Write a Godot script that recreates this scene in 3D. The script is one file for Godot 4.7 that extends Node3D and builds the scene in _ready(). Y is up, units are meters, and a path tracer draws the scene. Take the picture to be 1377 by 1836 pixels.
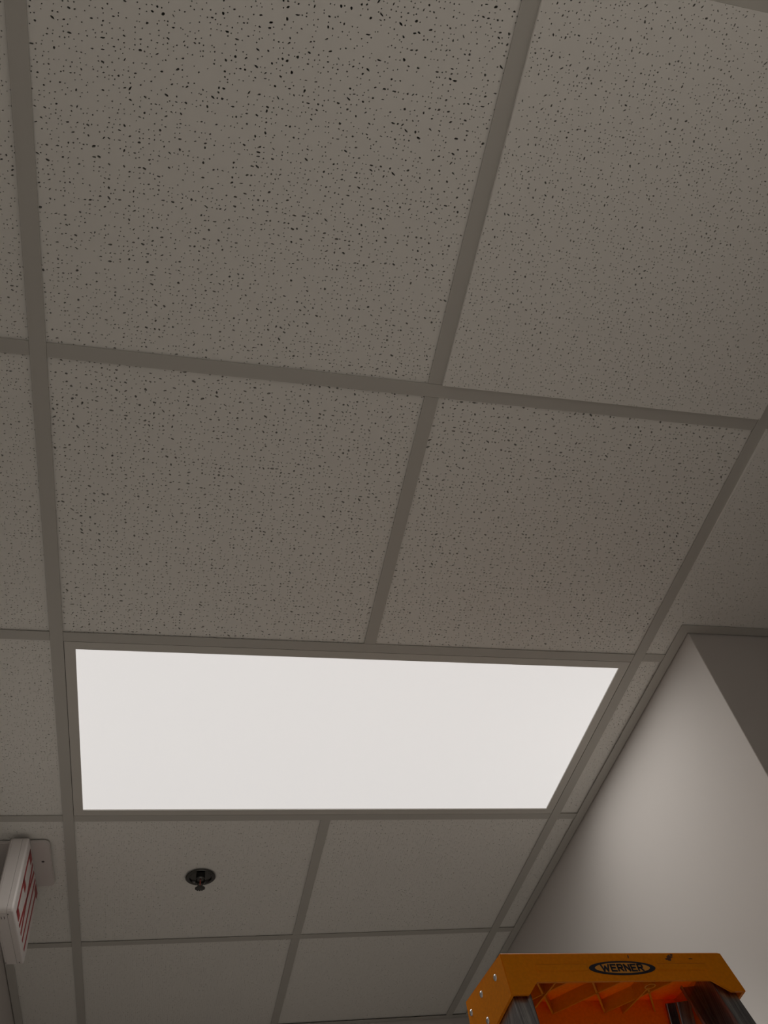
extends Node3D
# A suspended ceiling seen from below: 2 ft lay-in tiles in a white grid, one flat LED panel,
# an exit sign, a sprinkler head, the corner of a painted wall and the cap of a stepladder.

const T := 0.6096                 # grid module (2 ft)
const H := 2.74                   # ceiling height
const WALL_L := -0.195            # face of the left wall
const WALL_R := 1.3045            # face of the right corridor wall
const CORNER_Z := -1.134          # near end of the right corridor wall
const FAR_Z := -3.062             # face of the end wall
const BACK_Z := 3.2
const EAST_X := 3.1               # end of the side passage
const NEAR_Z := -0.18             # its near wall, unseen and added to shade the return
const PANEL_WHITE := Color(1.0, 0.99, 0.965)

var rng := RandomNumberGenerator.new()
var M := {}
var fissures := []
var pinholes := []


func _ready() -> void:
	rng.seed = 20417
	# camera
	var cam := Camera3D.new()
	cam.name = "camera"
	cam.fov = 62.7259
	cam.near = 0.02
	cam.far = 60.0
	cam.position = Vector3(0.25658, H - 1.18350, 0.02889)
	cam.rotation = Vector3(0.895282, -0.342285, -0.198321)
	add_child(cam)
	cam.current = true
	# the air: a closed room, no sky reaches in
	var env := Environment.new()
	env.background_mode = Environment.BG_COLOR
	env.background_color = Color.BLACK
	env.tonemap_mode = Environment.TONE_MAPPER_LINEAR
	env.tonemap_exposure = 1.0
	env.sdfgi_enabled = true
	env.ssao_enabled = true
	env.ssil_enabled = true
	var we := WorldEnvironment.new()
	we.name = "environment"
	we.environment = env
	add_child(we)

	make_materials()
	# the panel and its light
	ceiling_panel(Vector3(T, H, -2.5 * T), "bright white rectangular flat panel light set into the ceiling grid", 0.30, 1.9, 32.0)
	ceiling_panel(Vector3(T, H, 1.5 * T), "added unseen ceiling light farther back along the corridor", 0.0, 2.45, 74.0)  # added out of view to brighten the near ceiling
	# the room
	room()
	ceiling()
	# the things
	exit_sign()
	sprinkler()
	stepladder()


# ---------------------------------------------------------------- materials

func mat(called: String, c: Color, rough := 0.7, metal := 0.0) -> StandardMaterial3D:
	var m := StandardMaterial3D.new()
	m.resource_name = called
	m.albedo_color = c
	m.roughness = rough
	m.metallic = metal
	M[called] = m
	return m


func lin(r: float, g: float, b: float) -> Color:
	return Color(r, g, b).linear_to_srgb()


func noise_tex(sd: int, freq: float, lo: Color, hi: Color, octaves := 4) -> NoiseTexture2D:
	var n := FastNoiseLite.new()
	n.seed = sd
	n.frequency = freq
	n.fractal_octaves = octaves
	var t := NoiseTexture2D.new()
	t.width = 512
	t.height = 512
	t.seamless = true
	t.noise = n
	var g := Gradient.new()
	g.set_color(0, lo)
	g.set_color(1, hi)
	t.color_ramp = g
	return t


func triplanar(m: StandardMaterial3D, scale: float) -> void:
	m.uv1_triplanar = true
	m.uv1_world_triplanar = true
	m.uv1_scale = Vector3.ONE * scale


func make_materials() -> void:
	var m := mat("tile_paint", lin(0.765, 0.752, 0.715), 0.95)
	m.specular_mode = BaseMaterial3D.SPECULAR_DISABLED
	m = mat("tile_edge", lin(0.86, 0.85, 0.82), 0.9)
	m.specular_mode = BaseMaterial3D.SPECULAR_DISABLED
	m = mat("grid_enamel", lin(0.49, 0.475, 0.44), 0.55)
	m.metallic_specular = 0.35
	m = mat("wall_paint", lin(0.59, 0.555, 0.53), 0.75)
	m.metallic_specular = 0.3
	mat("floor_vinyl", lin(0.72, 0.69, 0.655), 0.9).specular_mode = BaseMaterial3D.SPECULAR_DISABLED
	mat("added_carpet", lin(0.07, 0.06, 0.055), 1.0).specular_mode = BaseMaterial3D.SPECULAR_DISABLED
	mat("plenum", lin(0.05, 0.05, 0.05), 1.0)
	mat("panel_frame", lin(0.56, 0.54, 0.50), 0.5)
	m = mat("diffuser", lin(0.8, 0.8, 0.8), 0.5)
	m.emission_enabled = true
	m.emission = Color(0.882, 0.872, 0.866)
	m.emission_energy_multiplier = 0.77
	mat("sign_plastic", lin(0.62, 0.58, 0.56), 0.4)
	mat("sign_seam", lin(0.06, 0.05, 0.05), 0.8)
	mat("sign_red", lin(0.30, 0.005, 0.010), 0.4)
	mat("chrome_mirrored_dark", lin(0.11, 0.11, 0.105), 0.14, 1.0)  # the darkness this chrome would mirror is put into its base colour
	mat("bulb_red", lin(0.45, 0.08, 0.06), 0.1)
	m = mat("cap_yellow", lin(0.92, 0.325, 0.004), 0.42)
	m.albedo_texture = noise_tex(31, 0.04, Color(0.93, 0.90, 0.87), Color.WHITE)
	triplanar(m, 7.0)
	m.backlight_enabled = true
	m.metallic_specular = 0.3
	m.backlight = lin(0.62, 0.13, 0.003)
	mat("logo_navy", lin(0.006, 0.007, 0.02), 0.5)
	mat("logo_yellow", lin(0.62, 0.26, 0.03), 0.45)
	m = mat("aluminium", lin(0.58, 0.58, 0.59), 0.34, 1.0)
	var st := noise_tex(41, 0.02, Color(0.55, 0.55, 0.57), Color.WHITE, 5)
	m.albedo_texture = st
	m.uv1_triplanar = true
	m.uv1_scale = Vector3(26.0, 0.5, 26.0)
	mat("rivet_steel", lin(0.55, 0.55, 0.56), 0.22, 1.0)
	mat("scuff", lin(0.10, 0.035, 0.02), 0.8)
	mat("rubber", lin(0.02, 0.02, 0.02), 0.9)


# ---------------------------------------------------------------- mesh helpers

func new_st() -> SurfaceTool:
	var st := SurfaceTool.new()
	st.begin(Mesh.PRIMITIVE_TRIANGLES)
	st.set_smooth_group(-1)
	return st


# a flat convex polygon turned so that its front looks along out
func poly(st: SurfaceTool, p: Array, out: Vector3) -> void:
	var a: Vector3 = p[0]
	var n := Vector3.ZERO
	for i in range(1, p.size() - 1):
		n += (p[i] - a).cross(p[i + 1] - a)
	var flip := n.dot(out) > 0.0      # clockwise seen from the front: the cross product looks inwards
	for i in range(1, p.size() - 1):
		st.add_vertex(a)
		st.add_vertex(p[i + 1] if flip else p[i])
		st.add_vertex(p[i] if flip else p[i + 1])


# a box with bevelled edges, placed by x
func bbox(st: SurfaceTool, size: Vector3, x := Transform3D.IDENTITY, b := 0.0) -> void:
	var h := size * 0.5
	b = minf(b, minf(h.x, minf(h.y, h.z)) * 0.95)
	for ax in 3:
		var u := (ax + 1) % 3
		var v := (ax + 2) % 3
		for s in [-1.0, 1.0]:
			var pts := []
			for q in [[-1, -1], [1, -1], [1, 1], [-1, 1]]:
				var p := Vector3.ZERO
				p[ax] = s * h[ax]
				p[u] = q[0] * (h[u] - b)
				p[v] = q[1] * (h[v] - b)
				pts.append(x * p)
			var o := Vector3.ZERO
			o[ax] = s
			poly(st, pts, x.basis * o)
	if b <= 0.0:
		return
	for ax in 3:
		var u := (ax + 1) % 3
		var v := (ax + 2) % 3
		for su in [-1.0, 1.0]:
			for sv in [-1.0, 1.0]:
				var pts := []
				for q in [[-1, 0], [1, 0], [1, 1], [-1, 1]]:
					var p := Vector3.ZERO
					p[ax] = q[0] * (h[ax] - b)
					p[u] = su * (h[u] - (b if q[1] == 0 else 0.0))
					p[v] = sv * (h[v] - (b if q[1] == 1 else 0.0))
					pts.append(x * p)
				var o := Vector3.ZERO
				o[u] = su
				o[v] = sv
				poly(st, pts, x.basis * o)
	for sx in [-1.0, 1.0]:
		for sy in [-1.0, 1.0]:
			for sz in [-1.0, 1.0]:
				var s := Vector3(sx, sy, sz)
				var c := h * s
				poly(st, [x * (c - Vector3(0, sy * b, sz * b)), x * (c - Vector3(sx * b, 0, sz * b)), x * (c - Vector3(sx * b, sy * b, 0))], x.basis * s)


func at(p: Vector3, turn := Vector3.ZERO) -> Transform3D:
	return Transform3D(Basis.from_euler(turn), p)


# a bar of rectangular section from a to b; side is the direction of its width w
func bar(st: SurfaceTool, a: Vector3, b: Vector3, side: Vector3, w: float, t: float, bev := 0.0) -> void:
	var y := (b - a).normalized()
	var xx := (side - y * side.dot(y)).normalized()
	var z := xx.cross(y)
	bbox(st, Vector3(w, a.distance_to(b), t), Transform3D(Basis(xx, y, z), (a + b) * 0.5), bev)


# an outline in the xy plane extruded along z from z0 to z1, placed by x
func prism(st: SurfaceTool, outline: PackedVector2Array, z0: float, z1: float, x := Transform3D.IDENTITY) -> void:
	if Geometry2D.is_polygon_clockwise(outline):
		outline.reverse()
	var tri := Geometry2D.triangulate_polygon(outline)
	for i in range(0, tri.size(), 3):
		for zz in [z0, z1]:
			var p := []
			for k in 3:
				var q := outline[tri[i + k]]
				p.append(x * Vector3(q.x, q.y, zz))
			poly(st, p, x.basis * Vector3(0, 0, 1.0 if zz == maxf(z0, z1) else -1.0))
	var n := outline.size()
	for i in n:
		var a := outline[i]
		var b := outline[(i + 1) % n]
		var o := Vector3(b.y - a.y, a.x - b.x, 0)
		poly(st, [x * Vector3(a.x, a.y, z0), x * Vector3(b.x, b.y, z0), x * Vector3(b.x, b.y, z1), x * Vector3(a.x, a.y, z1)], x.basis * o)


# a profile of (radius, height) points turned round the y axis
func lathe(st: SurfaceTool, prof: Array, seg: int, x := Transform3D.IDENTITY) -> void:
	for i in prof.size() - 1:
		var a: Vector2 = prof[i]
		var b: Vector2 = prof[i + 1]
		for k in seg:
			var t0 := TAU * k / seg
			var t1 := TAU * (k + 1) / seg
			var tm := (t0 + t1) * 0.5
			var d := b - a
			var o := Vector3(cos(tm) * -d.y, d.x, sin(tm) * -d.y) * -1.0
			var q := []
			for e in [[a, t0], [b, t0], [b, t1], [a, t1]]:
				var p: Vector2 = e[0]
				var v := x * Vector3(p.x * cos(e[1]), p.y, p.x * sin(e[1]))
				if q.is_empty() or not (v.is_equal_approx(q[-1]) or v.is_equal_approx(q[0])):
					q.append(v)
			if q.size() > 2:
				poly(st, q, x.basis * o)


func commit(st: SurfaceTool, called: String, m: Material, parent: Node3D) -> MeshInstance3D:
	st.generate_normals()
	st.set_material(m)
	return put(st.commit(), called, parent)


func put(mesh: Mesh, called: String, parent: Node3D, where := Vector3.ZERO) -> MeshInstance3D:
	var o := MeshInstance3D.new()
	o.name = called
	o.mesh = mesh
	o.position = where
	o.cast_shadow = GeometryInstance3D.SHADOW_CASTING_SETTING_ON
	parent.add_child(o, true)
	return o


func thing(called: String, label: String, category: String, where: Vector3, turn := 0.0) -> Node3D:
	var o := Node3D.new()
	o.name = called
	o.position = where
	o.rotation.y = turn
	o.set_meta("label", label)
	o.set_meta("category", category)
	add_child(o, true)
	return o


func structure(st: SurfaceTool, called: String, m: Material, label: String, category: String) -> MeshInstance3D:
	var o := commit(st, called, m, self)
	o.set_meta("kind", "structure")
	o.set_meta("label", label)
	o.set_meta("category", category)
	return o


# ---------------------------------------------------------------- the LED panel

func ceiling_panel(centre: Vector3, label: String, spread_light: float, down_light: float, down_angle: float) -> void:
	var t := thing("ceiling_light", label, "ceiling light", centre)
	var w := 2.0 * T - 0.0260
	var d := T - 0.0260
	var st := new_st()
	var rim := 0.0205
	var y := 0.0006
	# four mitred rails, their inner lips rising 2.5 mm to the diffuser
	for s in [-1.0, 1.0]:
		frame_rail(st, Vector3(-w / 2, y, s * d / 2), Vector3(w / 2, y, s * d / 2), Vector3(0, 0, -s), rim)
		frame_rail(st, Vector3(s * w / 2, y, -d / 2), Vector3(s * w / 2, y, d / 2), Vector3(-s, 0, 0), rim)
	commit(st, "frame", M.panel_frame, t)
	st = new_st()
	bbox(st, Vector3(w - 2 * rim + 0.006, 0.003, d - 2 * rim + 0.006), at(Vector3(0, y + 0.0042, 0)))
	commit(st, "diffuser", M.diffuser, t)
	st = new_st()
	bbox(st, Vector3(w, 0.008, d), at(Vector3(0, y + 0.0125, 0)))
	commit(st, "back_plate", M.grid_enamel, t)
	# the diffuser glows evenly to all sides ...
	if spread_light > 0.0:
		var a := AreaLight3D.new()
		a.name = "panel_glow"
		a.area_size = Vector2(w - 2 * rim, d - 2 * rim)
		a.area_normalize_energy = true
		a.light_color = PANEL_WHITE
		a.light_energy = spread_light
		a.area_range = 14.0
		a.area_attenuation = 2.0
		a.shadow_enabled = true
		a.position = Vector3(0, -0.0005, 0)
		a.rotation.x = -PI / 2
		t.add_child(a)
	# ... and added soft-edged spots below the face push extra light down to the floor
	var n := Vector2i(3, 1)
	for i in n.x:
		for j in n.y:
			var l := SpotLight3D.new()
			l.name = "panel_glow"
			l.spot_angle = down_angle
			l.spot_angle_attenuation = 1.0
			l.spot_range = 14.0
			l.spot_attenuation = 2.0
			l.light_color = PANEL_WHITE
			l.light_energy = down_light / (n.x * n.y)
			l.light_size = 0.03
			l.shadow_enabled = true
			l.position = Vector3((w - 2 * rim) * ((i + 0.5) / n.x - 0.5), -0.034, (d - 2 * rim) * ((j + 0.5) / n.y - 0.5))
			l.rotation.x = -PI / 2
			t.add_child(l, true)


func frame_rail(st: SurfaceTool, a: Vector3, b: Vector3, inward: Vector3, rim: float) -> void:
	var al := (b - a).normalized()
	var up := Vector3.UP
	var i0 := a + (inward + al) * rim
	var i1 := b + (inward - al) * rim
	poly(st, [a, b, i1, i0], -up)
	poly(st, [i0, i1, i1 + up * 0.003, i0 + up * 0.003], inward)
	poly(st, [a, b, b + up * 0.010, a + up * 0.010], -inward)


# ---------------------------------------------------------------- the room

func room() -> void:
	var th := 0.14
	var top := H + 0.30
	var st := new_st()
	bbox(st, Vector3(EAST_X - WALL_L + 2 * th, 0.12, BACK_Z - FAR_Z + 2 * th), at(Vector3((EAST_X + WALL_L) / 2, -0.06, (BACK_Z + FAR_Z) / 2)))
	var fl := structure(st, "floor", M.floor_vinyl, "pale vinyl floor of the corridor under the ceiling", "floor")
	st = new_st()
	bbox(st, Vector3(EAST_X - WALL_R, 0.008, NEAR_Z - CORNER_Z), at(Vector3((EAST_X + WALL_R) / 2, 0.004, (NEAR_Z + CORNER_Z) / 2)))
	commit(st, "added_carpet", M.added_carpet, fl)  # dark covering added out of view to cut bounce onto the return wall
	st = new_st()
	bbox(st, Vector3(th, top, BACK_Z - FAR_Z + 2 * th), at(Vector3(WALL_L - th / 2, top / 2, (BACK_Z + FAR_Z) / 2)))
	structure(st, "wall_left", M.wall_paint, "painted corridor wall beside the exit sign", "wall")
	st = new_st()
	bbox(st, Vector3(EAST_X - WALL_L + 2 * th, top, th), at(Vector3((EAST_X + WALL_L) / 2, top / 2, FAR_Z - th / 2)))
	structure(st, "wall_far", M.wall_paint, "painted end wall of the corridor beyond the stepladder", "wall")
	st = new_st()
	bbox(st, Vector3(EAST_X - WALL_L + 2 * th, top, th), at(Vector3((EAST_X + WALL_L) / 2, top / 2, BACK_Z + th / 2)))
	structure(st, "wall_back", M.wall_paint, "painted wall at the back end of the corridor", "wall")
	st = new_st()
	prism(st, PackedVector2Array([Vector2(WALL_R, BACK_Z), Vector2(WALL_R, NEAR_Z), Vector2(EAST_X, NEAR_Z), Vector2(EAST_X, NEAR_Z + th), Vector2(WALL_R + th, NEAR_Z + th), Vector2(WALL_R + th, BACK_Z)]), 0.0, -top, Transform3D(Basis(Vector3(1, 0, 0), Vector3(0, 0, 1), Vector3(0, -1, 0)), Vector3.ZERO))
	structure(st, "wall_added_near", M.wall_paint, "unseen painted wall added on the near side of the side passage to shade the return", "wall")  # added out of view to keep corridor bounce off the return wall
	st = new_st()
	bbox(st, Vector3(th, top, NEAR_Z - CORNER_Z + 2 * th), at(Vector3(EAST_X + th / 2, top / 2, (NEAR_Z + CORNER_Z) / 2)))
	structure(st, "wall_side", M.wall_paint, "painted wall closing the side passage", "wall")
	# the corridor wall and its return, one outside corner with a small radius bead
	st = new_st()
	var o := PackedVector2Array()
	var r := 0.002
	o.append(Vector2(WALL_R, FAR_Z))
	for k in 5:
		var a := PI + PI / 2 * k / 4.0
		# plan outline in (x, z): the corner looks towards -x and +z
		o.append(Vector2(WALL_R + r + r * cos(a), CORNER_Z - r - r * sin(a)))
	o.append(Vector2(WALL_R + 0.0030, CORNER_Z))
	o.append(Vector2(WALL_R + 0.0030, CORNER_Z - 0.0030))
	o.append(Vector2(WALL_R + th, CORNER_Z - 0.0030))
	o.append(Vector2(WALL_R + th, FAR_Z))
	# extrude upwards: (x, y) of the outline becomes (x, z)
	prism(st, o, 0.0, -top, Transform3D(Basis(Vector3(1, 0, 0), Vector3(0, 0, 1), Vector3(0, -1, 0)), Vector3.ZERO))
	structure(st, "wall_right", M.wall_paint, "off-white painted wall with a sharp outside corner behind the stepladder", "wall")
	st = new_st()
	bbox(st, Vector3(EAST_X - WALL_R - 0.0030, top, th), at(Vector3((EAST_X + WALL_R + 0.0030) / 2, top / 2, CORNER_Z - th / 2)))
	structure(st, "wall_return", M.wall_paint, "shaded wall face turning the corner beside the brighter off-white wall", "wall")
	# wall angles: a flange under the tiles and a leg on the wall, a hair off the paint
	var f := 0.0225
	var y := H - 0.0008
	var g := 0.0026
	st = new_st()
	angle_piece(st, Vector3(WALL_R - g, y, FAR_Z + g), Vector3(WALL_R - g, y, CORNER_Z + g), Vector3(-1, 0, 0), f, -f, f)
	structure(st, "trim_1", M.grid_enamel, "white wall angle edging the ceiling along the off-white wall", "wall angle")
	st = new_st()
	angle_piece(st, Vector3(EAST_X - g, y, CORNER_Z + g), Vector3(WALL_R - g, y, CORNER_Z + g), Vector3(0, 0, 1), f, -f, f)
	structure(st, "trim_2", M.grid_enamel, "white wall angle above the shaded return of the wall corner", "wall angle")
	st = new_st()
	angle_piece(st, Vector3(WALL_L + g, y, BACK_Z - g), Vector3(WALL_L + g, y, FAR_Z + g), Vector3(1, 0, 0), f, -f, -f)
	structure(st, "trim_3", M.grid_enamel, "white wall angle behind the exit sign", "wall angle")
	st = new_st()
	angle_piece(st, Vector3(WALL_L + g, y, FAR_Z + g), Vector3(WALL_R - g, y, FAR_Z + g), Vector3(0, 0, 1), f, -f, -f)
	structure(st, "trim_4", M.grid_enamel, "white wall angle along the end wall", "wall angle")


# from a to b along the wall; inward points into the room; the flange's inner edge is longer or shorter at each end (mitre)
func angle_piece(st: SurfaceTool, a: Vector3, b: Vector3, inward: Vector3, f: float, e0: float, e1: float) -> void:
	var al := (b - a).normalized()
	var t := 0.0007
	var up := Vector3.UP * t
	var i0 := a + inward * f - al * e0
	var i1 := b + inward * f + al * e1
	i0 = a + inward * f + al * absf(e0) * 1.0
	if e1 > 0.0:
		i1 = b + inward * f + al * e1
	poly(st, [a, b, i1, i0], -up)
	poly(st, [a + up, b + up, i1 + up, i0 + up], up)
	poly(st, [i0, i1, i1 + up, i0 + up], inward)
	poly(st, [a, i0, i0 + up, a + up], -al)
	poly(st, [b, i1, i1 + up, b + up], al)
	var leg := Vector3.UP * 0.022
	poly(st, [a, b, b + leg, a + leg], -inward)
	var off := inward * t
	poly(st, [a + off, b + off, b + off + leg, a + off + leg], inward)


# ---------------------------------------------------------------- the ceiling

func ceiling() -> void:
	var st := new_st()
	bbox(st, Vector3(EAST_X - WALL_L + 0.28, 0.12, BACK_Z - FAR_Z + 0.28), at(Vector3((EAST_X + WALL_L) / 2, H + 0.36, (BACK_Z + FAR_Z) / 2)))
	var c := structure(st, "ceiling", M.plenum, "suspended ceiling of speckled white tiles in a white metal grid", "ceiling")
	grid(c)
	make_pits()
	var coarse := tile_mesh(82, 82, 0.26, 0.50, 1.0, 101)
	var medium := tile_mesh(94, 94, 0.20, 0.44, 0.95, 102)
	var fine := tile_mesh(102, 102, 0.18, 0.42, 0.88, 103)
	var left := tile_mesh(32, 100, 0.17, 0.45, 0.92, 104)
	var strip := tile_mesh(15, 100, 0.17, 0.45, 0.9, 105)
	var notch := tile_mesh(100, 100, 0.16, 0.44, 0.9, 106, 10, 17)
	var kinds := [coarse, medium, fine]
	for i in range(-1, 8):
		for j in range(-6, 6):
			# the tile between grid lines i, i+1 and j, j+1 (j counts away from the viewer)
			var cx := (i + 0.5) * T
			var cz := -(j + 0.5) * T
			if cx - T / 2 > EAST_X or cz - T / 2 > BACK_Z or -j * T < FAR_Z + 0.05:
				continue
			if j in [2, -2] and i in [0, 1]:
				continue                                  # the lights
			if i > 2 and (j >= 2 or j < 0):
				continue                                  # inside the walls
			var turn: float = [0.0, PI / 2, PI, -PI / 2][rng.randi() % 4]
			var y := H + 0.0036
			var m: Mesh = kinds[1 if j < 2 else 2]
			if i == -1:
				m = left
				cx = WALL_L + 0.002 + 16 * 0.00598
				turn = PI * (rng.randi() % 2)
			elif i == 2 and (j >= 2 or j < 0):
				m = strip
				cx = 2 * T + 0.004 + 7.5 * 0.00598
				turn = PI * (rng.randi() % 2)
			elif i == 2 and j == 1:
				m = notch
				turn = 0.0
				y = H - 0.0018
			elif i in [0, 1] and j == 1:
				m = coarse
			elif i == 1 and j == 0:
				m = fine
				y = H - 0.0045
			elif j == 0 and i == 0:
				m = medium
			if cx + T / 2 > EAST_X and i > 2:
				cx = minf(cx, EAST_X - T / 2 + 0.0)
			var o := put(m, "ceiling_tile", c, Vector3(cx + rng.randf_range(-0.0012, 0.0012), y + rng.randf_range(-0.0004, 0.0006), cz + rng.randf_range(-0.0012, 0.0012)))
			o.rotation.y = turn
			if m == notch:
				o.rotation.x = 0.0165                     # sagging at its near edge
				o.scale.x = 0.977
			elif y < H:
				o.scale = Vector3(0.977, 1.0, 0.977)      # its rebated face hangs between the flanges


func grid(c: Node3D) -> void:
	# main runners on every second line, four-foot cross tees between them, two-foot cross tees within
	for i in [0, 2, 4]:
		var x: float = T * i
		var z1 := FAR_Z + 0.004 if i <= 2 else CORNER_Z + 0.004
		var z0 := BACK_Z - 0.004 if i <= 2 else NEAR_Z - 0.004
		var st := new_st()
		tee(st, z0 - z1)
		var o := commit(st, "main_tee", M.grid_enamel, c)
		o.position = Vector3(x, H, (z0 + z1) / 2)
	var four := tee_mesh(2 * T - 0.0246)
	var two := tee_mesh(T - 0.0246)
	var left := tee_mesh(-0.0123 - WALL_L - 0.004)
	var stub := tee_mesh(0.054)
	for j in range(-5, 5):
		var y := H + 0.0004
		put(four, "cross_tee", c, Vector3(T, y, -j * T)).rotation.y = PI / 2
		put(left, "cross_tee", c, Vector3((WALL_L + 0.004 - 0.0123) / 2, y, -j * T)).rotation.y = PI / 2
		if j == 1:
			put(four, "cross_tee", c, Vector3(3 * T, y, -j * T)).rotation.y = PI / 2
		elif j != 0:
			put(stub, "cross_tee", c, Vector3(2 * T + 0.0123 + 0.027, y, -j * T + (0.003 if j == 2 else 0.0))).rotation.y = PI / 2
	for j in range(-5, 5):
		if not j in [2, -2]:
			put(two, "cross_tee", c, Vector3(T, H + 0.0006, -(j + 0.5) * T))


func tee_mesh(length: float) -> Mesh:
	var st := new_st()
	tee(st, length)
	st.generate_normals()
	st.set_material(M.grid_enamel)
	return st.commit()


# an inverted tee along z: hemmed flange 24 mm wide and a web above it
func tee(st: SurfaceTool, length: float) -> void:
	bbox(st, Vector3(0.0240, 0.0013, length), at(Vector3(0, 0.00065, 0)), 0.00035)
	bbox(st, Vector3(0.0016, 0.030, length), at(Vector3(0, 0.0163, 0)))
	bbox(st, Vector3(0.0060, 0.006, length), at(Vector3(0, 0.034, 0)))


# cell templates: a square of painted face with a pit in it
func make_pits() -> void:
	for k in 90:
		var long := rng.randf_range(1.0, 1.9)
		if rng.randf() < 0.12:
			long = 2.3
		var ang := rng.randf_range(-0.7, 0.7) + (PI / 2 if rng.randf() < 0.25 else 0.0)
		var size := rng.randf_range(0.24, 0.37)
		var n := 7
		var p := PackedVector2Array()
		var cc := Vector2(rng.randf_range(-0.15, 0.15), rng.randf_range(-0.15, 0.15))
		for i in n:
			var a := TAU * (i + rng.randf_range(-0.22, 0.22)) / n
			var v := Vector2(cos(a) * size * long, sin(a) * size / sqrt(long)) * rng.randf_range(0.68, 1.08)
			v = v.rotated(ang) + cc
			p.append(Vector2(clampf(v.x, -0.47, 0.47), clampf(v.y, -0.47, 0.47)))
		fissures.append(pit(p, cc, rng.randf_range(2.5, 3.0)))
	for k in 80:
		var size := rng.randf_range(0.11, 0.175)
		var cc := Vector2(rng.randf_range(-0.33, 0.33), rng.randf_range(-0.33, 0.33))
		var p := PackedVector2Array()
		for i in 5:
			var a := TAU * (i + 0.5 * rng.randf()) / 5.0
			p.append(cc + Vector2(cos(a), sin(a)) * size)
		pinholes.append(pit(p, cc, rng.randf_range(1.7, 2.3)))


# in cell units, face at y 0 looking down (-y), depth upwards
func pit(p: PackedVector2Array, cc: Vector2, deep: float) -> Dictionary:
	if Geometry2D.is_polygon_clockwise(p):
		p.reverse()
	var n := p.size()
	var fv := PackedVector3Array()
	var fi := PackedInt32Array()
	var pv := PackedVector3Array()
	var pn := PackedVector3Array()
	var pi := PackedInt32Array()
	var corner := [Vector2(0.5, 0.5), Vector2(-0.5, 0.5), Vector2(-0.5, -0.5), Vector2(0.5, -0.5)]
	for q in p:
		fv.append(Vector3(q.x, 0, q.y))
	for q in corner:
		fv.append(Vector3(q.x, 0, q.y))
	var first := -1
	var last := -1
	for i in n:
		var mid := (p[i] + p[(i + 1) % n]) * 0.5 - cc
		var best := (0 if mid.x > 0.0 else 1) if mid.y > 0.0 else (2 if mid.x < 0.0 else 3)
		tri(fv, fi, i, n + best, (i + 1) % n)
		if last >= 0:
			var s := (best - last + 4) % 4
			for z in s:
				tri(fv, fi, i, n + (last + z) % 4, n + (last + z + 1) % 4)
		else:
			first = best
		last = best
	for z in (first - last + 4) % 4:
		tri(fv, fi, 0, n + (last + z) % 4, n + (last + z + 1) % 4)
	for q in p:
		var inward := (cc - q).normalized()
		pv.append(Vector3(q.x, 0, q.y))
		pn.append(Vector3(inward.x, 0.1, inward.y).normalized())
	for q in p:
		var inward := (cc - q).normalized()
		var r := cc + (q - cc) * 1.7           # the pit opens into a wider cavity
		pv.append(Vector3(r.x, deep, r.y))
		pn.append(Vector3(inward.x, -0.2, inward.y).normalized())
	for i in n:
		var j := (i + 1) % n
		tri(pv, pi, i, j, n + j, cc)
		tri(pv, pi, i, n + j, n + i, cc)
	for i in range(1, n - 1):
		tri(pv, pi, n, n + i, n + i + 1)
	return {"fv": fv, "fi": fi, "pv": pv, "pn": pn, "pi": pi}


# adds a triangle whose front looks down, or towards the pit's middle when that is given
func tri(v: PackedVector3Array, idx: PackedInt32Array, a: int, b: int, c: int, mid = null) -> void:
	var nn := (v[b] - v[a]).cross(v[c] - v[a])
	var want := Vector3.DOWN
	if mid != null:
		var ctr := (v[a] + v[b] + v[c]) / 3.0
		want = Vector3(mid.x - ctr.x, -0.2, mid.y - ctr.z)
	if nn.dot(want) > 0.0:
		idx.append_array(PackedInt32Array([a, c, b]))
	else:
		idx.append_array(PackedInt32Array([a, b, c]))


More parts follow.
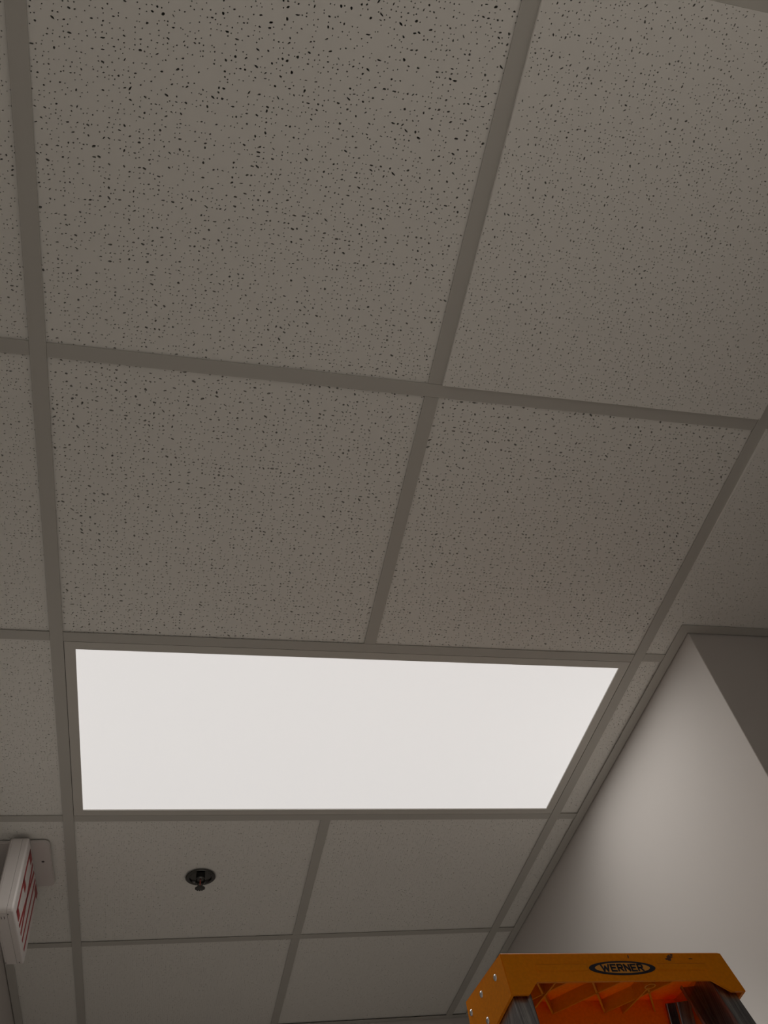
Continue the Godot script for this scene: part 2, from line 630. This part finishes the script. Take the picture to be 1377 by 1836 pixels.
# a lay-in tile of nx by nz cells: painted face with deep fissures and pinholes
func tile_mesh(nx: int, nz: int, dense: float, pins: float, size: float, sd: int, keep_x := 0, cut_z := 0) -> ArrayMesh:
	var r := RandomNumberGenerator.new()
	r.seed = sd
	var fv := PackedVector3Array()
	var fi := PackedInt32Array()
	var pv := PackedVector3Array()
	var pn := PackedVector3Array()
	var pi := PackedInt32Array()
	var cz := 0.598 / nz
	var cell := cz
	var clump := FastNoiseLite.new()
	clump.seed = sd
	clump.frequency = 0.11
	var taken := PackedByteArray()
	taken.resize((nx + 3) * (nz + 2))
	var ox := -nx * 0.5
	var oz := -nz * 0.5
	for iz in nz:
		var run := -1                                    # start of a run of plain cells
		for ix in nx + 1:
			var plain := true
			var gone := ix >= nx or (cut_z > 0 and ix >= keep_x and iz < cut_z)
			var t: Dictionary
			var s := 1.0
			if not gone:
				var edge := ix == 0 or iz == 0 or ix == nx - 1 or iz == nz - 1
				var roll := r.randf()
				var dd := dense * (1.0 + 0.9 * clump.get_noise_2d(ix, iz))
				var pick := r.randi()
				var here := (iz + 1) * (nx + 2) + ix + 1
				if taken[here - 1] + taken[here - nx - 2] + taken[here - nx - 3] + taken[here - nx - 1] > 0:
					dd *= 0.3
				if roll < dd and not edge:
					t = fissures[pick % fissures.size()]
					s = size * r.randf_range(0.6, 1.0)
					taken[here] = 1
					plain = false
				elif roll < dd + pins:
					t = pinholes[pick % pinholes.size()]
					plain = false
			if (gone or not plain) and run >= 0:
				quad_cells(fv, fi, run + ox, ix + ox, iz + oz, cell, cz)
				run = -1
			if gone:
				continue
			if plain:
				if run < 0:
					run = ix
				continue
			var at0 := Vector3((ix + ox + 0.5) * cell, 0, (iz + oz + 0.5) * cz)
			var b := fv.size()
			var src: PackedVector3Array = t.fv
			var last4 := src.size() - 4
			for k in src.size():
				var v := src[k]
				var q := 1.0 if k >= last4 else s
				fv.append(at0 + Vector3(v.x * cell * q, 0, v.z * cz * q))
			for k in t.fi:
				fi.append(b + k)
			b = pv.size()
			for v in t.pv:
				pv.append(at0 + Vector3(v.x * cell * s, v.y * cz, v.z * cz * s))
			pn.append_array(t.pn)
			for k in t.pi:
				pi.append(b + k)
	var fn := PackedVector3Array()
	fn.resize(fv.size())
	fn.fill(Vector3.DOWN)
	# sides and back
	var st := new_st()
	var hx := nx * 0.5 * cell
	var hz := nz * 0.5 * cz
	var y := 0.024
	var ring := [Vector2(-hx, -hz), Vector2(hx, -hz), Vector2(hx, hz), Vector2(-hx, hz)]
	if cut_z > 0:
		ring = [Vector2(-hx, -hz), Vector2(-hx + keep_x * cell, -hz), Vector2(-hx + keep_x * cell, -hz + cut_z * cz), Vector2(hx, -hz + cut_z * cz), Vector2(hx, hz), Vector2(-hx, hz)]
	for k in ring.size():
		var a: Vector2 = ring[k]
		var c: Vector2 = ring[(k + 1) % ring.size()]
		poly(st, [Vector3(a.x, 0, a.y), Vector3(c.x, 0, c.y), Vector3(c.x, y, c.y), Vector3(a.x, y, a.y)], Vector3(c.y - a.y, 0, a.x - c.x))
	if cut_z > 0:
		var e: Vector2 = ring[2]
		poly(st, [Vector3(-hx, y, -hz), Vector3(e.x, y, -hz), Vector3(e.x, y, e.y), Vector3(-hx, y, e.y)], Vector3.UP)
		poly(st, [Vector3(-hx, y, e.y), Vector3(hx, y, e.y), Vector3(hx, y, hz), Vector3(-hx, y, hz)], Vector3.UP)
	else:
		poly(st, [Vector3(-hx, y, -hz), Vector3(hx, y, -hz), Vector3(hx, y, hz), Vector3(-hx, y, hz)], Vector3.UP)
	st.generate_normals()
	var side := st.commit_to_arrays()
	var mesh := ArrayMesh.new()
	var a0 := []
	a0.resize(Mesh.ARRAY_MAX)
	a0[Mesh.ARRAY_VERTEX] = fv
	a0[Mesh.ARRAY_NORMAL] = fn
	a0[Mesh.ARRAY_INDEX] = fi
	mesh.add_surface_from_arrays(Mesh.PRIMITIVE_TRIANGLES, a0)
	mesh.surface_set_material(0, M.tile_paint)
	var a1 := []
	a1.resize(Mesh.ARRAY_MAX)
	a1[Mesh.ARRAY_VERTEX] = pv
	a1[Mesh.ARRAY_NORMAL] = pn
	a1[Mesh.ARRAY_INDEX] = pi
	mesh.add_surface_from_arrays(Mesh.PRIMITIVE_TRIANGLES, a1)
	mesh.surface_set_material(1, M.tile_paint)
	mesh.add_surface_from_arrays(Mesh.PRIMITIVE_TRIANGLES, side)
	mesh.surface_set_material(2, M.tile_edge)
	return mesh


func quad_cells(fv: PackedVector3Array, fi: PackedInt32Array, x0: float, x1: float, z: float, cx: float, cz: float) -> void:
	var b := fv.size()
	fv.append(Vector3(x0 * cx, 0, z * cz))
	fv.append(Vector3(x1 * cx, 0, z * cz))
	fv.append(Vector3(x1 * cx, 0, (z + 1) * cz))
	fv.append(Vector3(x0 * cx, 0, (z + 1) * cz))
	# seen from below, clockwise
	for k in [0, 2, 1, 0, 3, 2]:
		fi.append(b + k)


# ---------------------------------------------------------------- the exit sign

func exit_sign() -> void:
	var hgt := 0.1775
	var len := 0.257
	var thick := 0.0416
	var drop := 0.007
	# local frame: x towards the lettered face, z towards the viewer's end; origin at the canopy on the ceiling
	var t := thing("exit_sign", "white plastic exit sign with red letters hanging from the ceiling", "exit sign", Vector3(-0.1049, H, -2.0165), -0.0217)
	var up := Transform3D(Basis(Vector3(1, 0, 0), Vector3(0, 0, 1), Vector3(0, -1, 0)), Vector3.ZERO)
	var st := new_st()
	prism(st, rounded(0.062, 0.100, 0.014), 0.0, 0.0045, up)
	prism(st, rounded(0.0605, 0.0985, 0.013), 0.0045, 0.0065, up)
	var canopy := commit(st, "canopy", M.sign_plastic, t)
	st = new_st()
	lathe(st, [Vector2(0, -0.0068), Vector2(0.0036, -0.0068), Vector2(0.0036, -0.004)], 14, at(Vector3(0.042, 0, 0.016)))
	commit(st, "screw_hole", M.sign_seam, canopy)
	var yc := -drop - hgt / 2
	# section across the thickness: (x, width of the outline cut back by)
	var side := Transform3D(Basis(Vector3(0, 0, 1), Vector3(0, 1, 0), Vector3(1, 0, 0)), Vector3(0, yc, 0))
	var front := thick / 2
	st = new_st()
	shell(st, side, len / 2, hgt / 2, 0.011, [[-front, 0.003], [-front + 0.003, 0.0], [-0.0152, 0.0], [-0.0152, 0.0007], [-0.0146, 0.0007], [-0.0146, 0.0], [0.0066, 0.0]])
	var house := commit(st, "housing", M.sign_plastic, t)
	st = new_st()
	shell(st, side, len / 2 - 0.0009, hgt / 2 - 0.0009, 0.0105, [[0.0062, 0.0], [0.0074, 0.0]])
	commit(st, "seam", M.sign_seam, house)
	st = new_st()
	shell(st, side, len / 2, hgt / 2, 0.011, [[0.0071, 0.0], [front - 0.0042, 0.0], [front - 0.0016, 0.0011], [front - 0.0004, 0.0028], [front, 0.005]])
	var cover := commit(st, "cover", M.sign_plastic, t)
	# vents and snap marks along the underside
	var under := -drop - hgt
	for k in 3:
		st = new_st()
		bbox(st, Vector3(0.0012, 0.0006, 0.011), at(Vector3(-0.0125 + 0.0062 * k, under, 0.098)))
		commit(st, "vent", M.sign_seam, house)
	for q in [[-0.0175, -0.112], [0.0125, -0.112], [0.0088, 0.112]]:
		st = new_st()
		bbox(st, Vector3(0.0020, 0.0006, 0.004), at(Vector3(q[0], under, q[1])))
		commit(st, "snap_mark", M.sign_seam, house)
	# letters, standing 0.4 mm proud: E near the viewer, T far
	var fx := front + 0.0003
	var s := 0.0112
	var h := 0.0150
	var top := -drop - 0.0100
	var bot := -drop - 0.1610
	var e := len / 2 - 0.0375
	st = new_st()
	stroke(st, fx, e - s / 2, top, e - s / 2, bot, s)
	for yy in [top - h / 2, (top + bot) / 2, bot + h / 2]:
		flat_bar(st, fx, e, e - 0.0455, yy, h)
	commit(st, "letter", M.sign_red, cover)
	e = len / 2 - 0.0985
	st = new_st()
	stroke(st, fx, e - s / 2, top, e - 0.0475 + s / 2, bot, s * 1.15)
	stroke(st, fx, e - 0.0475 + s / 2, top, e - s / 2, bot, s * 1.15)
	commit(st, "letter", M.sign_red, cover)
	e = len / 2 - 0.1690
	st = new_st()
	stroke(st, fx, e - s / 2, top, e - s / 2, bot, s)
	commit(st, "letter", M.sign_red, cover)
	e = len / 2 - 0.1945
	st = new_st()
	flat_bar(st, fx, e, e - 0.0455, top - h / 2, h)
	stroke(st, fx, e - 0.0228, top, e - 0.0228, bot, s)
	commit(st, "letter", M.sign_red, cover)


# a rectangle with round corners, half sizes a and b
func rounded(a: float, b: float, r: float) -> PackedVector2Array:
	var o := PackedVector2Array()
	for q in [[1, 1, 0.0], [-1, 1, PI / 2], [-1, -1, PI], [1, -1, PI * 1.5]]:
		for k in 6:
			var t: float = q[2] + PI / 2 * k / 5.0
			o.append(Vector2(q[0] * (a - r) + r * cos(t), q[1] * (b - r) + r * sin(t)))
	return o


# a rounded rectangle swept through stations [depth, cut back], closed at both ends
func shell(st: SurfaceTool, x: Transform3D, a: float, b: float, r: float, stations: Array) -> void:
	var rings := []
	for q in stations:
		rings.append(rounded(a - q[1], b - q[1], maxf(r - q[1], 0.002)))
	for i in stations.size() - 1:
		for k in 24:
			var p: PackedVector2Array = rings[i]
			var n: PackedVector2Array = rings[i + 1]
			var z0: float = stations[i][0]
			var z1: float = stations[i + 1][0]
			var m := (k + 1) % 24
			var mid := p[k] + p[m] + n[k] + n[m]
			var grow: float = stations[i][1] - stations[i + 1][1]
			var out := Vector3(mid.x / a, mid.y / b, 0).normalized() + Vector3(0, 0, -signf(grow))
			poly(st, [x * Vector3(p[k].x, p[k].y, z0), x * Vector3(p[m].x, p[m].y, z0), x * Vector3(n[m].x, n[m].y, z1), x * Vector3(n[k].x, n[k].y, z1)], x.basis * out)
	for e in [0, stations.size() - 1]:
		var ring := []
		for v in rings[e]:
			ring.append(x * Vector3(v.x, v.y, stations[e][0]))
		poly(st, ring, x.basis * Vector3(0, 0, -1.0 if e == 0 else 1.0))


# a stroke of a letter in the plane x = fx; its ends are cut level
func stroke(st: SurfaceTool, fx: float, z0: float, y0: float, z1: float, y1: float, s: float) -> void:
	var h := s / 2
	var p := [Vector3(fx, y0, z0 + h), Vector3(fx, y0, z0 - h), Vector3(fx, y1, z1 - h), Vector3(fx, y1, z1 + h)]
	slab(st, p)


func flat_bar(st: SurfaceTool, fx: float, z0: float, z1: float, y: float, s: float) -> void:
	slab(st, [Vector3(fx, y + s / 2, z0), Vector3(fx, y + s / 2, z1), Vector3(fx, y - s / 2, z1), Vector3(fx, y - s / 2, z0)])


func slab(st: SurfaceTool, p: Array) -> void:
	var d := Vector3(0.0009, 0, 0)
	poly(st, p.map(func(v): return v + d * 0.4), Vector3.RIGHT)
	var c: Vector3 = (p[0] + p[1] + p[2] + p[3]) / 4.0
	for i in 4:
		var a: Vector3 = p[i]
		var b: Vector3 = p[(i + 1) % 4]
		poly(st, [a - d * 0.6, b - d * 0.6, b + d * 0.4, a + d * 0.4], (a + b) * 0.5 - c)


# ---------------------------------------------------------------- the sprinkler

func sprinkler() -> void:
	var t := thing("sprinkler_head", "chrome fire sprinkler with its dark reflection put into the colour in a round recessed cup on the ceiling tile", "sprinkler", Vector3(0.3175, H, -2.0965))
	var st := new_st()
	# ring and cup
	lathe(st, [Vector2(0.0385, 0.0006), Vector2(0.0385, -0.0016), Vector2(0.0365, -0.0028), Vector2(0.0300, -0.0034), Vector2(0.0285, -0.0026), Vector2(0.0270, 0.0012), Vector2(0.0240, 0.0016), Vector2(0.0130, 0.0017), Vector2(0.0, 0.0017)], 40)
	commit(st, "escutcheon", M.chrome_mirrored_dark, t)
	st = new_st()
	lathe(st, [Vector2(0.0115, 0.0015), Vector2(0.0115, -0.0050), Vector2(0.0085, -0.0075), Vector2(0.0, -0.0075)], 20)
	var body := commit(st, "body", M.chrome_mirrored_dark, t)
	for s in [-1.0, 1.0]:
		st = new_st()
		bar(st, Vector3(s * 0.0095, -0.005, 0), Vector3(s * 0.0105, -0.016, 0), Vector3(0, 0, 1), 0.004, 0.0025, 0.0006)
		bar(st, Vector3(s * 0.0105, -0.0155, 0), Vector3(s * 0.0025, -0.0255, 0), Vector3(0, 0, 1), 0.004, 0.0025, 0.0006)
		commit(st, "frame_arm", M.chrome_mirrored_dark, body)
	st = new_st()
	lathe(st, [Vector2(0, -0.0065), Vector2(0.0014, -0.0075), Vector2(0.0017, -0.015), Vector2(0.0014, -0.0225), Vector2(0, -0.0235)], 10)
	commit(st, "glass_bulb", M.bulb_red, t)
	st = new_st()
	lathe(st, [Vector2(0, -0.0235), Vector2(0.0034, -0.0240), Vector2(0.0038, -0.0292), Vector2(0, -0.0296)], 12)
	# toothed deflector plate
	for k in 12:
		var a := TAU * k / 12.0
		var x := Transform3D(Basis(Vector3.UP, a), Vector3(0, -0.0296, 0))
		prism(st, PackedVector2Array([Vector2(0.002, -0.0012), Vector2(0.0075, -0.0019), Vector2(0.0128, -0.0023), Vector2(0.0128, 0.0023), Vector2(0.0075, 0.0019), Vector2(0.002, 0.0012)]), 0.0, 0.0012, x * Transform3D(Basis(Vector3(1, 0, 0), Vector3(0, 0, 1), Vector3(0, -1, 0)), Vector3.ZERO))
	lathe(st, [Vector2(0.0, -0.0295), Vector2(0.0078, -0.0295), Vector2(0.0078, -0.0309), Vector2(0.0, -0.0309)], 20)
	commit(st, "deflector", M.chrome_mirrored_dark, t)


# ---------------------------------------------------------------- the stepladder

func stepladder() -> void:
	var wid := 0.346
	var dep := 0.145
	var hgt := 0.057
	var top := H - 1.18350 + 0.5
	# local frame: x to the right along the cap's front, z towards the viewer, origin on the floor under the cap's front left corner
	var t := thing("stepladder", "aluminium stepladder with a yellow plastic top cap bearing a dark oval badge", "ladder", Vector3(0.6876, 0.0, -1.0760), deg_to_rad(4.37))
	var yb := top - hgt
	var st := new_st()
	var sk := 0.0042
	# top plate
	bbox(st, Vector3(wid, 0.005, dep), at(Vector3(wid / 2, top - 0.0025, -dep / 2)), 0.0022)
	# front skirt, cut back between the rails; it and the right end flare a little towards the bottom
	var mid := top - 0.0405
	var fz := 0.008
	var fr := 0.010
	var f := PackedVector2Array([Vector2(0.001, top - 0.002), Vector2(0.001, yb), Vector2(0.026, yb), Vector2(0.042, mid), Vector2(wid - 0.036, mid), Vector2(wid - 0.012, yb), Vector2(wid + fr - 0.001, yb), Vector2(wid - 0.001, top - 0.002)])
	var tilt := Transform3D(Basis(Vector3(1, 0, 0), Vector3(0, 1, -fz / hgt), Vector3(0, 0, 1)), Vector3(0, 0, fz / hgt * top))
	prism(st, f, -sk, 0.0, tilt)
	# back skirt
	prism(st, PackedVector2Array([Vector2(0.001, top - 0.002), Vector2(0.001, yb), Vector2(wid + fr - 0.001, yb), Vector2(wid - 0.001, top - 0.002)]), -dep, -dep + sk)
	# ends, deeper towards the back
	for s in [0.0, wid - sk]:
		var e := PackedVector2Array([Vector2(-0.0005, top - 0.002), Vector2(fz - 0.0005, yb), Vector2(-0.035, yb - 0.006), Vector2(-0.075, yb - 0.012), Vector2(-dep + 0.0005, yb - 0.020), Vector2(-dep + 0.0005, top - 0.002)])
		var flare := 0.0 if s == 0.0 else fr / hgt
		prism(st, e, s, s + sk, Transform3D(Basis(Vector3(0, 0, 1), Vector3(-flare, 1, 0), Vector3(1, 0, 0)), Vector3(flare * top, 0, 0)))
	var cap := commit(st, "top_cap", M.cap_yellow, t)
	# ribs under the plate
	var y := top - 0.005
	var xs := [0.045, 0.130, 0.215, 0.300]
	for k in 3:
		for d in 2:
			st = new_st()
			var a := Vector3(xs[k], y - 0.009, -dep + 0.006 if d == 0 else -0.008)
			var b := Vector3(xs[k + 1], y - 0.009, -0.008 if d == 0 else -dep + 0.006)
			bar(st, a, b, Vector3.UP, 0.018, 0.0026)
			commit(st, "rib", M.cap_yellow, cap)
	for x in [0.09, 0.245]:
		st = new_st()
		bbox(st, Vector3(0.0026, 0.020, dep - 0.012), at(Vector3(x, y - 0.010, -dep / 2)))
		commit(st, "rib", M.cap_yellow, cap)
	st = new_st()
	lathe(st, [Vector2(0.0085, 0.0), Vector2(0.0085, -0.026), Vector2(0.0062, -0.026), Vector2(0.0062, 0.0)], 16, at(Vector3(0.236, y, -0.035)))
	commit(st, "boss", M.cap_yellow, cap)
	# moulded slots on the front, either side of the badge
	for q in [[0.046, 0.124], [0.232, 0.312]]:
		st = new_st()
		var yy := top - 0.0225
		bbox(st, Vector3(q[1] - q[0], 0.0100, 0.003), tilt * at(Vector3((q[0] + q[1]) / 2, yy + 0.001, 0.0002)), 0.0014)
		commit(st, "moulded_bar", M.cap_yellow, cap)
	# badge: navy oval ring on a yellow field with the maker's name
	var bc := tilt * Vector3(0.1770, top - 0.0228, 0.0)
	var face := Transform3D(Basis.from_euler(Vector3(-atan(fz / hgt), 0, 0)), bc)
	st = new_st()
	prism(st, ellipse(0.0515, 0.0100, 48), -0.001, 0.0006, face)
	var badge := commit(st, "badge", M.logo_navy, cap)
	st = new_st()
	prism(st, ellipse(0.0425, 0.0074, 48), 0.0, 0.0009, face)
	commit(st, "badge_field", M.logo_yellow, badge)
	# heavy block letters, drawn as strokes in a unit square
	var glyphs := {
		"W": [[0, 1, 0.25, 0], [0.25, 0, 0.5, 0.75], [0.5, 0.75, 0.75, 0], [0.75, 0, 1, 1]],
		"E": [[0, 0, 0, 1], [0, 1, 1, 1], [0, 0.5, 0.85, 0.5], [0, 0, 1, 0]],
		"R": [[0, 0, 0, 1], [0, 1, 0.75, 1], [0.75, 1, 0.95, 0.85], [0.95, 0.85, 0.95, 0.62], [0.95, 0.62, 0.75, 0.48], [0.75, 0.48, 0, 0.48], [0.5, 0.48, 1, 0]],
		"N": [[0, 0, 0, 1], [0, 1, 1, 0], [1, 0, 1, 1]],
	}
	st = new_st()
	var pen := -0.0325
	for ch in "WERNER":
		var gw := 0.0115 if ch == "W" else 0.0070
		for q in glyphs[ch]:
			var p0 := Vector3(pen + q[0] * gw, (q[1] - 0.5) * 0.0086, 0.0011)
			var p1 := Vector3(pen + q[2] * gw, (q[3] - 0.5) * 0.0086, 0.0011)
			var along := (p1 - p0).normalized() * 0.0009
			bar(st, face * (p0 - along), face * (p1 + along), face.basis.z, 0.0006, 0.0023)
		pen += gw + 0.0034
	commit(st, "lettering", M.logo_navy, badge)
	# grime on the front: a dark smear near the top right, small scuffs
	for q in [[0.258, 0.0075, 0.0062, 0.0050], [0.2635, 0.0045, 0.0034, 0.0022], [0.254, 0.0105, 0.0040, 0.0018], [0.292, 0.0100, 0.0045, 0.0010], [0.193, 0.0065, 0.0012, 0.0035]]:
		st = new_st()
		var p := PackedVector2Array()
		for k in 9:
			var a := TAU * k / 9.0
			p.append(Vector2(cos(a) * q[2], sin(a) * q[3]) * rng.randf_range(0.45, 1.15))
		prism(st, p, -0.001, 0.0002, tilt * at(Vector3(q[0], top - q[1], 0)))
		commit(st, "scuff_mark", M.scuff, cap)
	# rivets through the left and right ends
	for s in [0.0, wid]:
		for q in [[-0.029, 0.0194], [-0.085, 0.0168], [-0.132, 0.0215], [-0.081, 0.052], [-0.128, 0.062]]:
			st = new_st()
			var tip := -0.0022 if s == 0.0 else 0.0022
			lathe(st, [Vector2(0.0, tip), Vector2(0.0026, tip * 0.85), Vector2(0.0042, tip * 0.4), Vector2(0.0046, 0.0), Vector2(0.0046, -tip)], 14, Transform3D(Basis(Vector3(0, 1, 0), Vector3(1, 0, 0), Vector3(0, 0, -1)), Vector3(s + (q[1] * fr / hgt if s > 0.0 else 0.0), top - q[1], q[0])))
			commit(st, "rivet", M.rivet_steel, cap)
	# rails
	var lean := tan(deg_to_rad(15.0))
	for s in [0, 1]:
		var sx := 1.0 if s == 0 else -1.0
		# front rail: channel, web outside, flanges turned inwards
		var a := Vector3(sk + 0.006 if s == 0 else wid - sk - 0.003, top - 0.006, -0.0465)
		var drop := top - 0.006
		var b := a + Vector3(-sx * 0.15, -drop, drop * lean)
		st = new_st()
		channel(st, a, b, Vector3(sx, 0, 0), 0.064, 0.026, 0.0022)
		var rail := commit(st, "front_rail", M.aluminium, t)
		st = new_st()
		bbox(st, Vector3(0.045, 0.06, 0.085), at(b + Vector3(sx * 0.014, 0.030, -0.008)), 0.008)
		commit(st, "foot", M.rubber, rail)
		# rear rail
		a = Vector3(sk + 0.006 if s == 0 else wid - sk - 0.006, top - 0.020, -0.112)
		drop = top - 0.020
		b = a + Vector3(-sx * 0.15, -drop, -drop * tan(deg_to_rad(19.0)))
		st = new_st()
		channel(st, a, b, Vector3(sx, 0, 0), 0.034, 0.022, 0.0020)
		var rear := commit(st, "rear_rail", M.aluminium, t)
		st = new_st()
		bbox(st, Vector3(0.040, 0.05, 0.055), at(b + Vector3(sx * 0.012, 0.025, 0.008)), 0.008)
		commit(st, "foot", M.rubber, rear)
	# steps between the front rails, braces between the rear ones
	for k in 6:
		var yy := 0.29 + 0.285 * k
		var part := (top - 0.006 - yy) / (top - 0.006)
		var z := -0.0465 + (top - 0.006 - yy) * lean
		var x0 := sk + 0.006 - 0.15 * part
		st = new_st()
		bbox(st, Vector3(wid - 2 * x0, 0.004, 0.078), at(Vector3(wid / 2, yy, z)), 0.001)
		bbox(st, Vector3(wid - 2 * x0, 0.026, 0.003), at(Vector3(wid / 2, yy - 0.013, z + 0.0375)))
		bbox(st, Vector3(wid - 2 * x0, 0.026, 0.003), at(Vector3(wid / 2, yy - 0.013, z - 0.0375)))
		commit(st, "step", M.aluminium, t)
		if k % 2 == 0:
			var zr := -0.112 - (top - 0.020 - yy) * tan(deg_to_rad(19.0))
			st = new_st()
			bar(st, Vector3(x0, yy, zr), Vector3(wid - x0, yy, zr), Vector3.UP, 0.030, 0.003)
			commit(st, "rear_brace", M.aluminium, t)


func ellipse(rx: float, ry: float, n: int) -> PackedVector2Array:
	var o := PackedVector2Array()
	for k in n:
		o.append(Vector2(rx * cos(TAU * k / n), ry * sin(TAU * k / n)))
	return o


# a channel from a to b: web of width w facing away from inward, two flanges turned inward
func channel(st: SurfaceTool, a: Vector3, b: Vector3, inward: Vector3, w: float, f: float, t: float) -> void:
	var y := (b - a).normalized()
	var xx := (inward - y * inward.dot(y)).normalized()
	var z := xx.cross(y).normalized()
	var l := a.distance_to(b)
	var c := (a + b) * 0.5
	var bs := Basis(xx, y, z)
	bbox(st, Vector3(t, l, w), Transform3D(bs, c), 0.0006)
	for s in [-1.0, 1.0]:
		bbox(st, Vector3(f, l, t), Transform3D(bs, c + xx * (f / 2) + z * s * (w / 2 - t / 2)), 0.0006)
		bbox(st, Vector3(t, l, 0.006), Transform3D(bs, c + xx * (f - t / 2) + z * s * (w / 2 - 0.003)), 0.0006)
